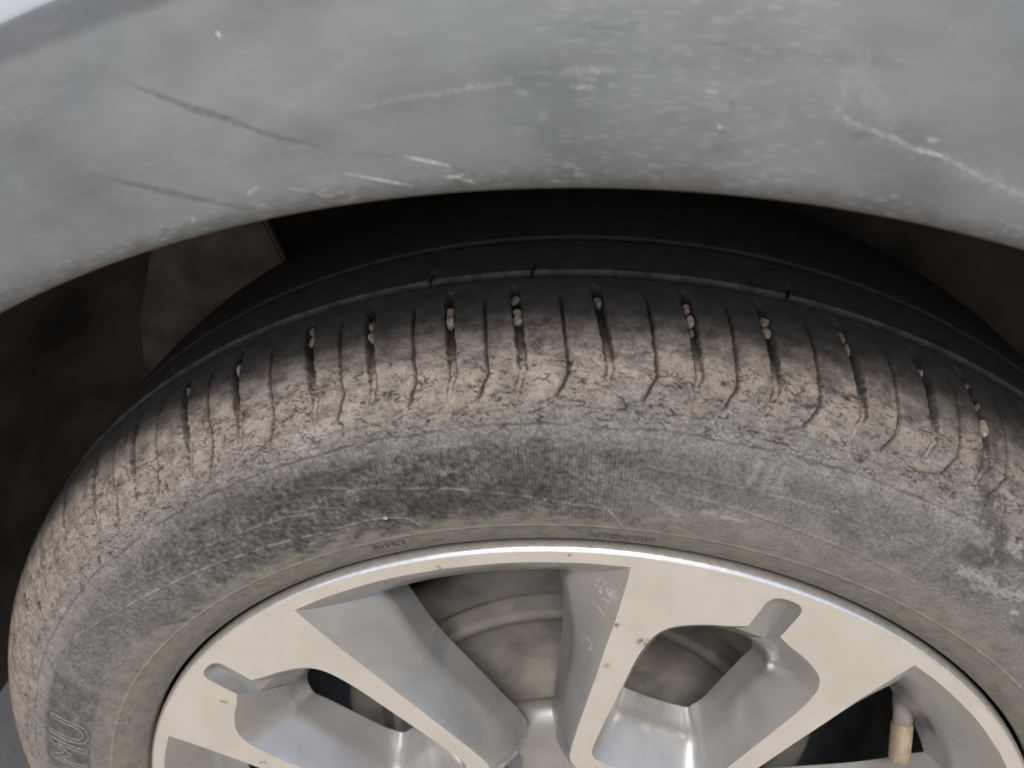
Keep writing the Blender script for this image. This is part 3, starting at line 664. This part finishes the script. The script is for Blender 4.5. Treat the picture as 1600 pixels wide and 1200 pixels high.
# brake drum behind the spokes
drum = revolve('brake_drum', [(.06, .110), (.02, .118), (-.004, .1445), (-.016, .1465), (-.020, .143), (-.0225, .137), (-.0225, .125), (-.0215, .1235), (-.010, .122), (-.009, .1175), (-.026, .116), (-.0285, .1145), (-.0285, .110), (-.0265, .1085), (-.0245, .106), (-.0245, .070), (-.036, .064), (-.052, .060), (-.056, .050), (-.056, .001)], car, [DRUM], 0, 360, 144)
drum['label'] = 'dusty rusty brake drum behind the spokes'
revolve('backing_plate', [(.062, .060), (.062, .150), (.066, .154), (.072, .154), (.074, .150)], drum, [UNDER], 0, 360, 96)

# ------------------------------------------------------------------ pebbles wedged in the tread
def pebble_mesh(seed, sx, sy, sz, mat):
    rng = random.Random(seed); bm = bmesh.new(); bmesh.ops.create_icosphere(bm, subdivisions=2, radius=1.0)
    ph = [rng.uniform(0, 6) for _ in range(6)]
    for v in bm.verts:
        c = v.co; f = 1+.20*math.sin(2.3*c.x+ph[0])*math.cos(2.1*c.y+ph[1])+.16*math.sin(3.1*c.z+ph[2])+rng.uniform(-.16, .16)
        v.co = Vector((c.x*sx, c.y*sy, c.z*sz))*f
    me = bpy.data.meshes.new('pebble'); bm.to_mesh(me); bm.free(); me.materials.append(mat)
    return me
PB = [(702, 484, 1.5, 1.7), (705, 501, 1.9, 2.7), (803, 466, 1.6, 1.6), (809, 484, 1.5, 1.2), (809, 495, 1.9, 1.8), (934, 468, 1.8, 1.9), (581, 505, 1.5, 1.9), (582, 524, 1.6, 1.6), (489, 516, 1.2, 1.5), (491, 530, 1.5, 1.9), (375, 574, 1.3, 2.6), (300, 607, 1.5, 2.2), (1068, 478, 1.6, 1.6), (1076, 499, 2.0, 2.3), (1076, 517, 1.2, 1.4), (1190, 500, 2.1, 2.2), (1196, 515, 1.9, 1.9), (1313, 524, 1.8, 2.4), (1322, 543, 1.6, 2.2), (1437, 578, 1.6, 1.6), (1507, 600, 1.5, 1.9), (1530, 636, 1.2, 1.5), (1541, 670, 2.0, 2.6)]
SLOT = {}
for i, (px, py, a_, b_) in enumerate(PB):
    h_ = th_hit((px, py))
    if not h_: continue
    # centre the stone in the slot that is nearest
    tt, ss = h_; best = min(WIDE, key=lambda q: abs(tt-(q[0]+(q[1]-q[0])/33.0*(ss-60))))
    tt = .35*tt+.65*(best[0]+(best[1]-best[0])/33.0*(ss-60))
    o = bpy.data.objects.new('pebble', pebble_mesh(i, a_*.00100, b_*.00118, .0021, STONE[i % 3])); COL.objects.link(o)
    P = on_tyre(tt, ss, -.0018); nrm = (on_tyre(tt, ss, .001)-on_tyre(tt, ss, 0)).normalized(); up = (on_tyre(tt, ss-1)-on_tyre(tt, ss)).normalized(); sd_ = up.cross(nrm)
    o.matrix_world = Matrix.Translation(P+Vector((0, 0, Z0)))@Matrix((sd_, up, nrm)).transposed().to_4x4()
    SLOT.setdefault(best[0], []).append((ss, o, ('tan', 'pale cream', 'dark brown')[i % 3])); o['label'] = 'pebble wedged in tread slot'; o['category'] = 'pebble'; o['group'] = 'pebbles wedged in the tread slots'
for L_ in SLOT.values():
    L_.sort(key=lambda q: q[0]); w_ = {1: ('lone',), 2: ('inner', 'outer'), 3: ('innermost', 'middle', 'outermost')}[len(L_)]
    for (ss, o, c_), n_ in zip(L_, w_):
        o['label'] = f'{c_} pebble wedged alone in a wide slot of the tyre tread' if len(L_) == 1 else f"{c_} pebble, {n_} of {'two' if len(L_) == 2 else 'three'} wedged in one wide tread slot"
h_ = th_hit((603, 808)); o = bpy.data.objects.new('pebble', pebble_mesh(77, .0009, .0009, .0008, STONE[1])); COL.objects.link(o); o.location = on_tyre(h_[0], h_[1], .0005)+Vector((0, 0, Z0))
o['label'] = 'pale speck of grit stuck on the flat tyre sidewall'; o['category'] = 'pebble'
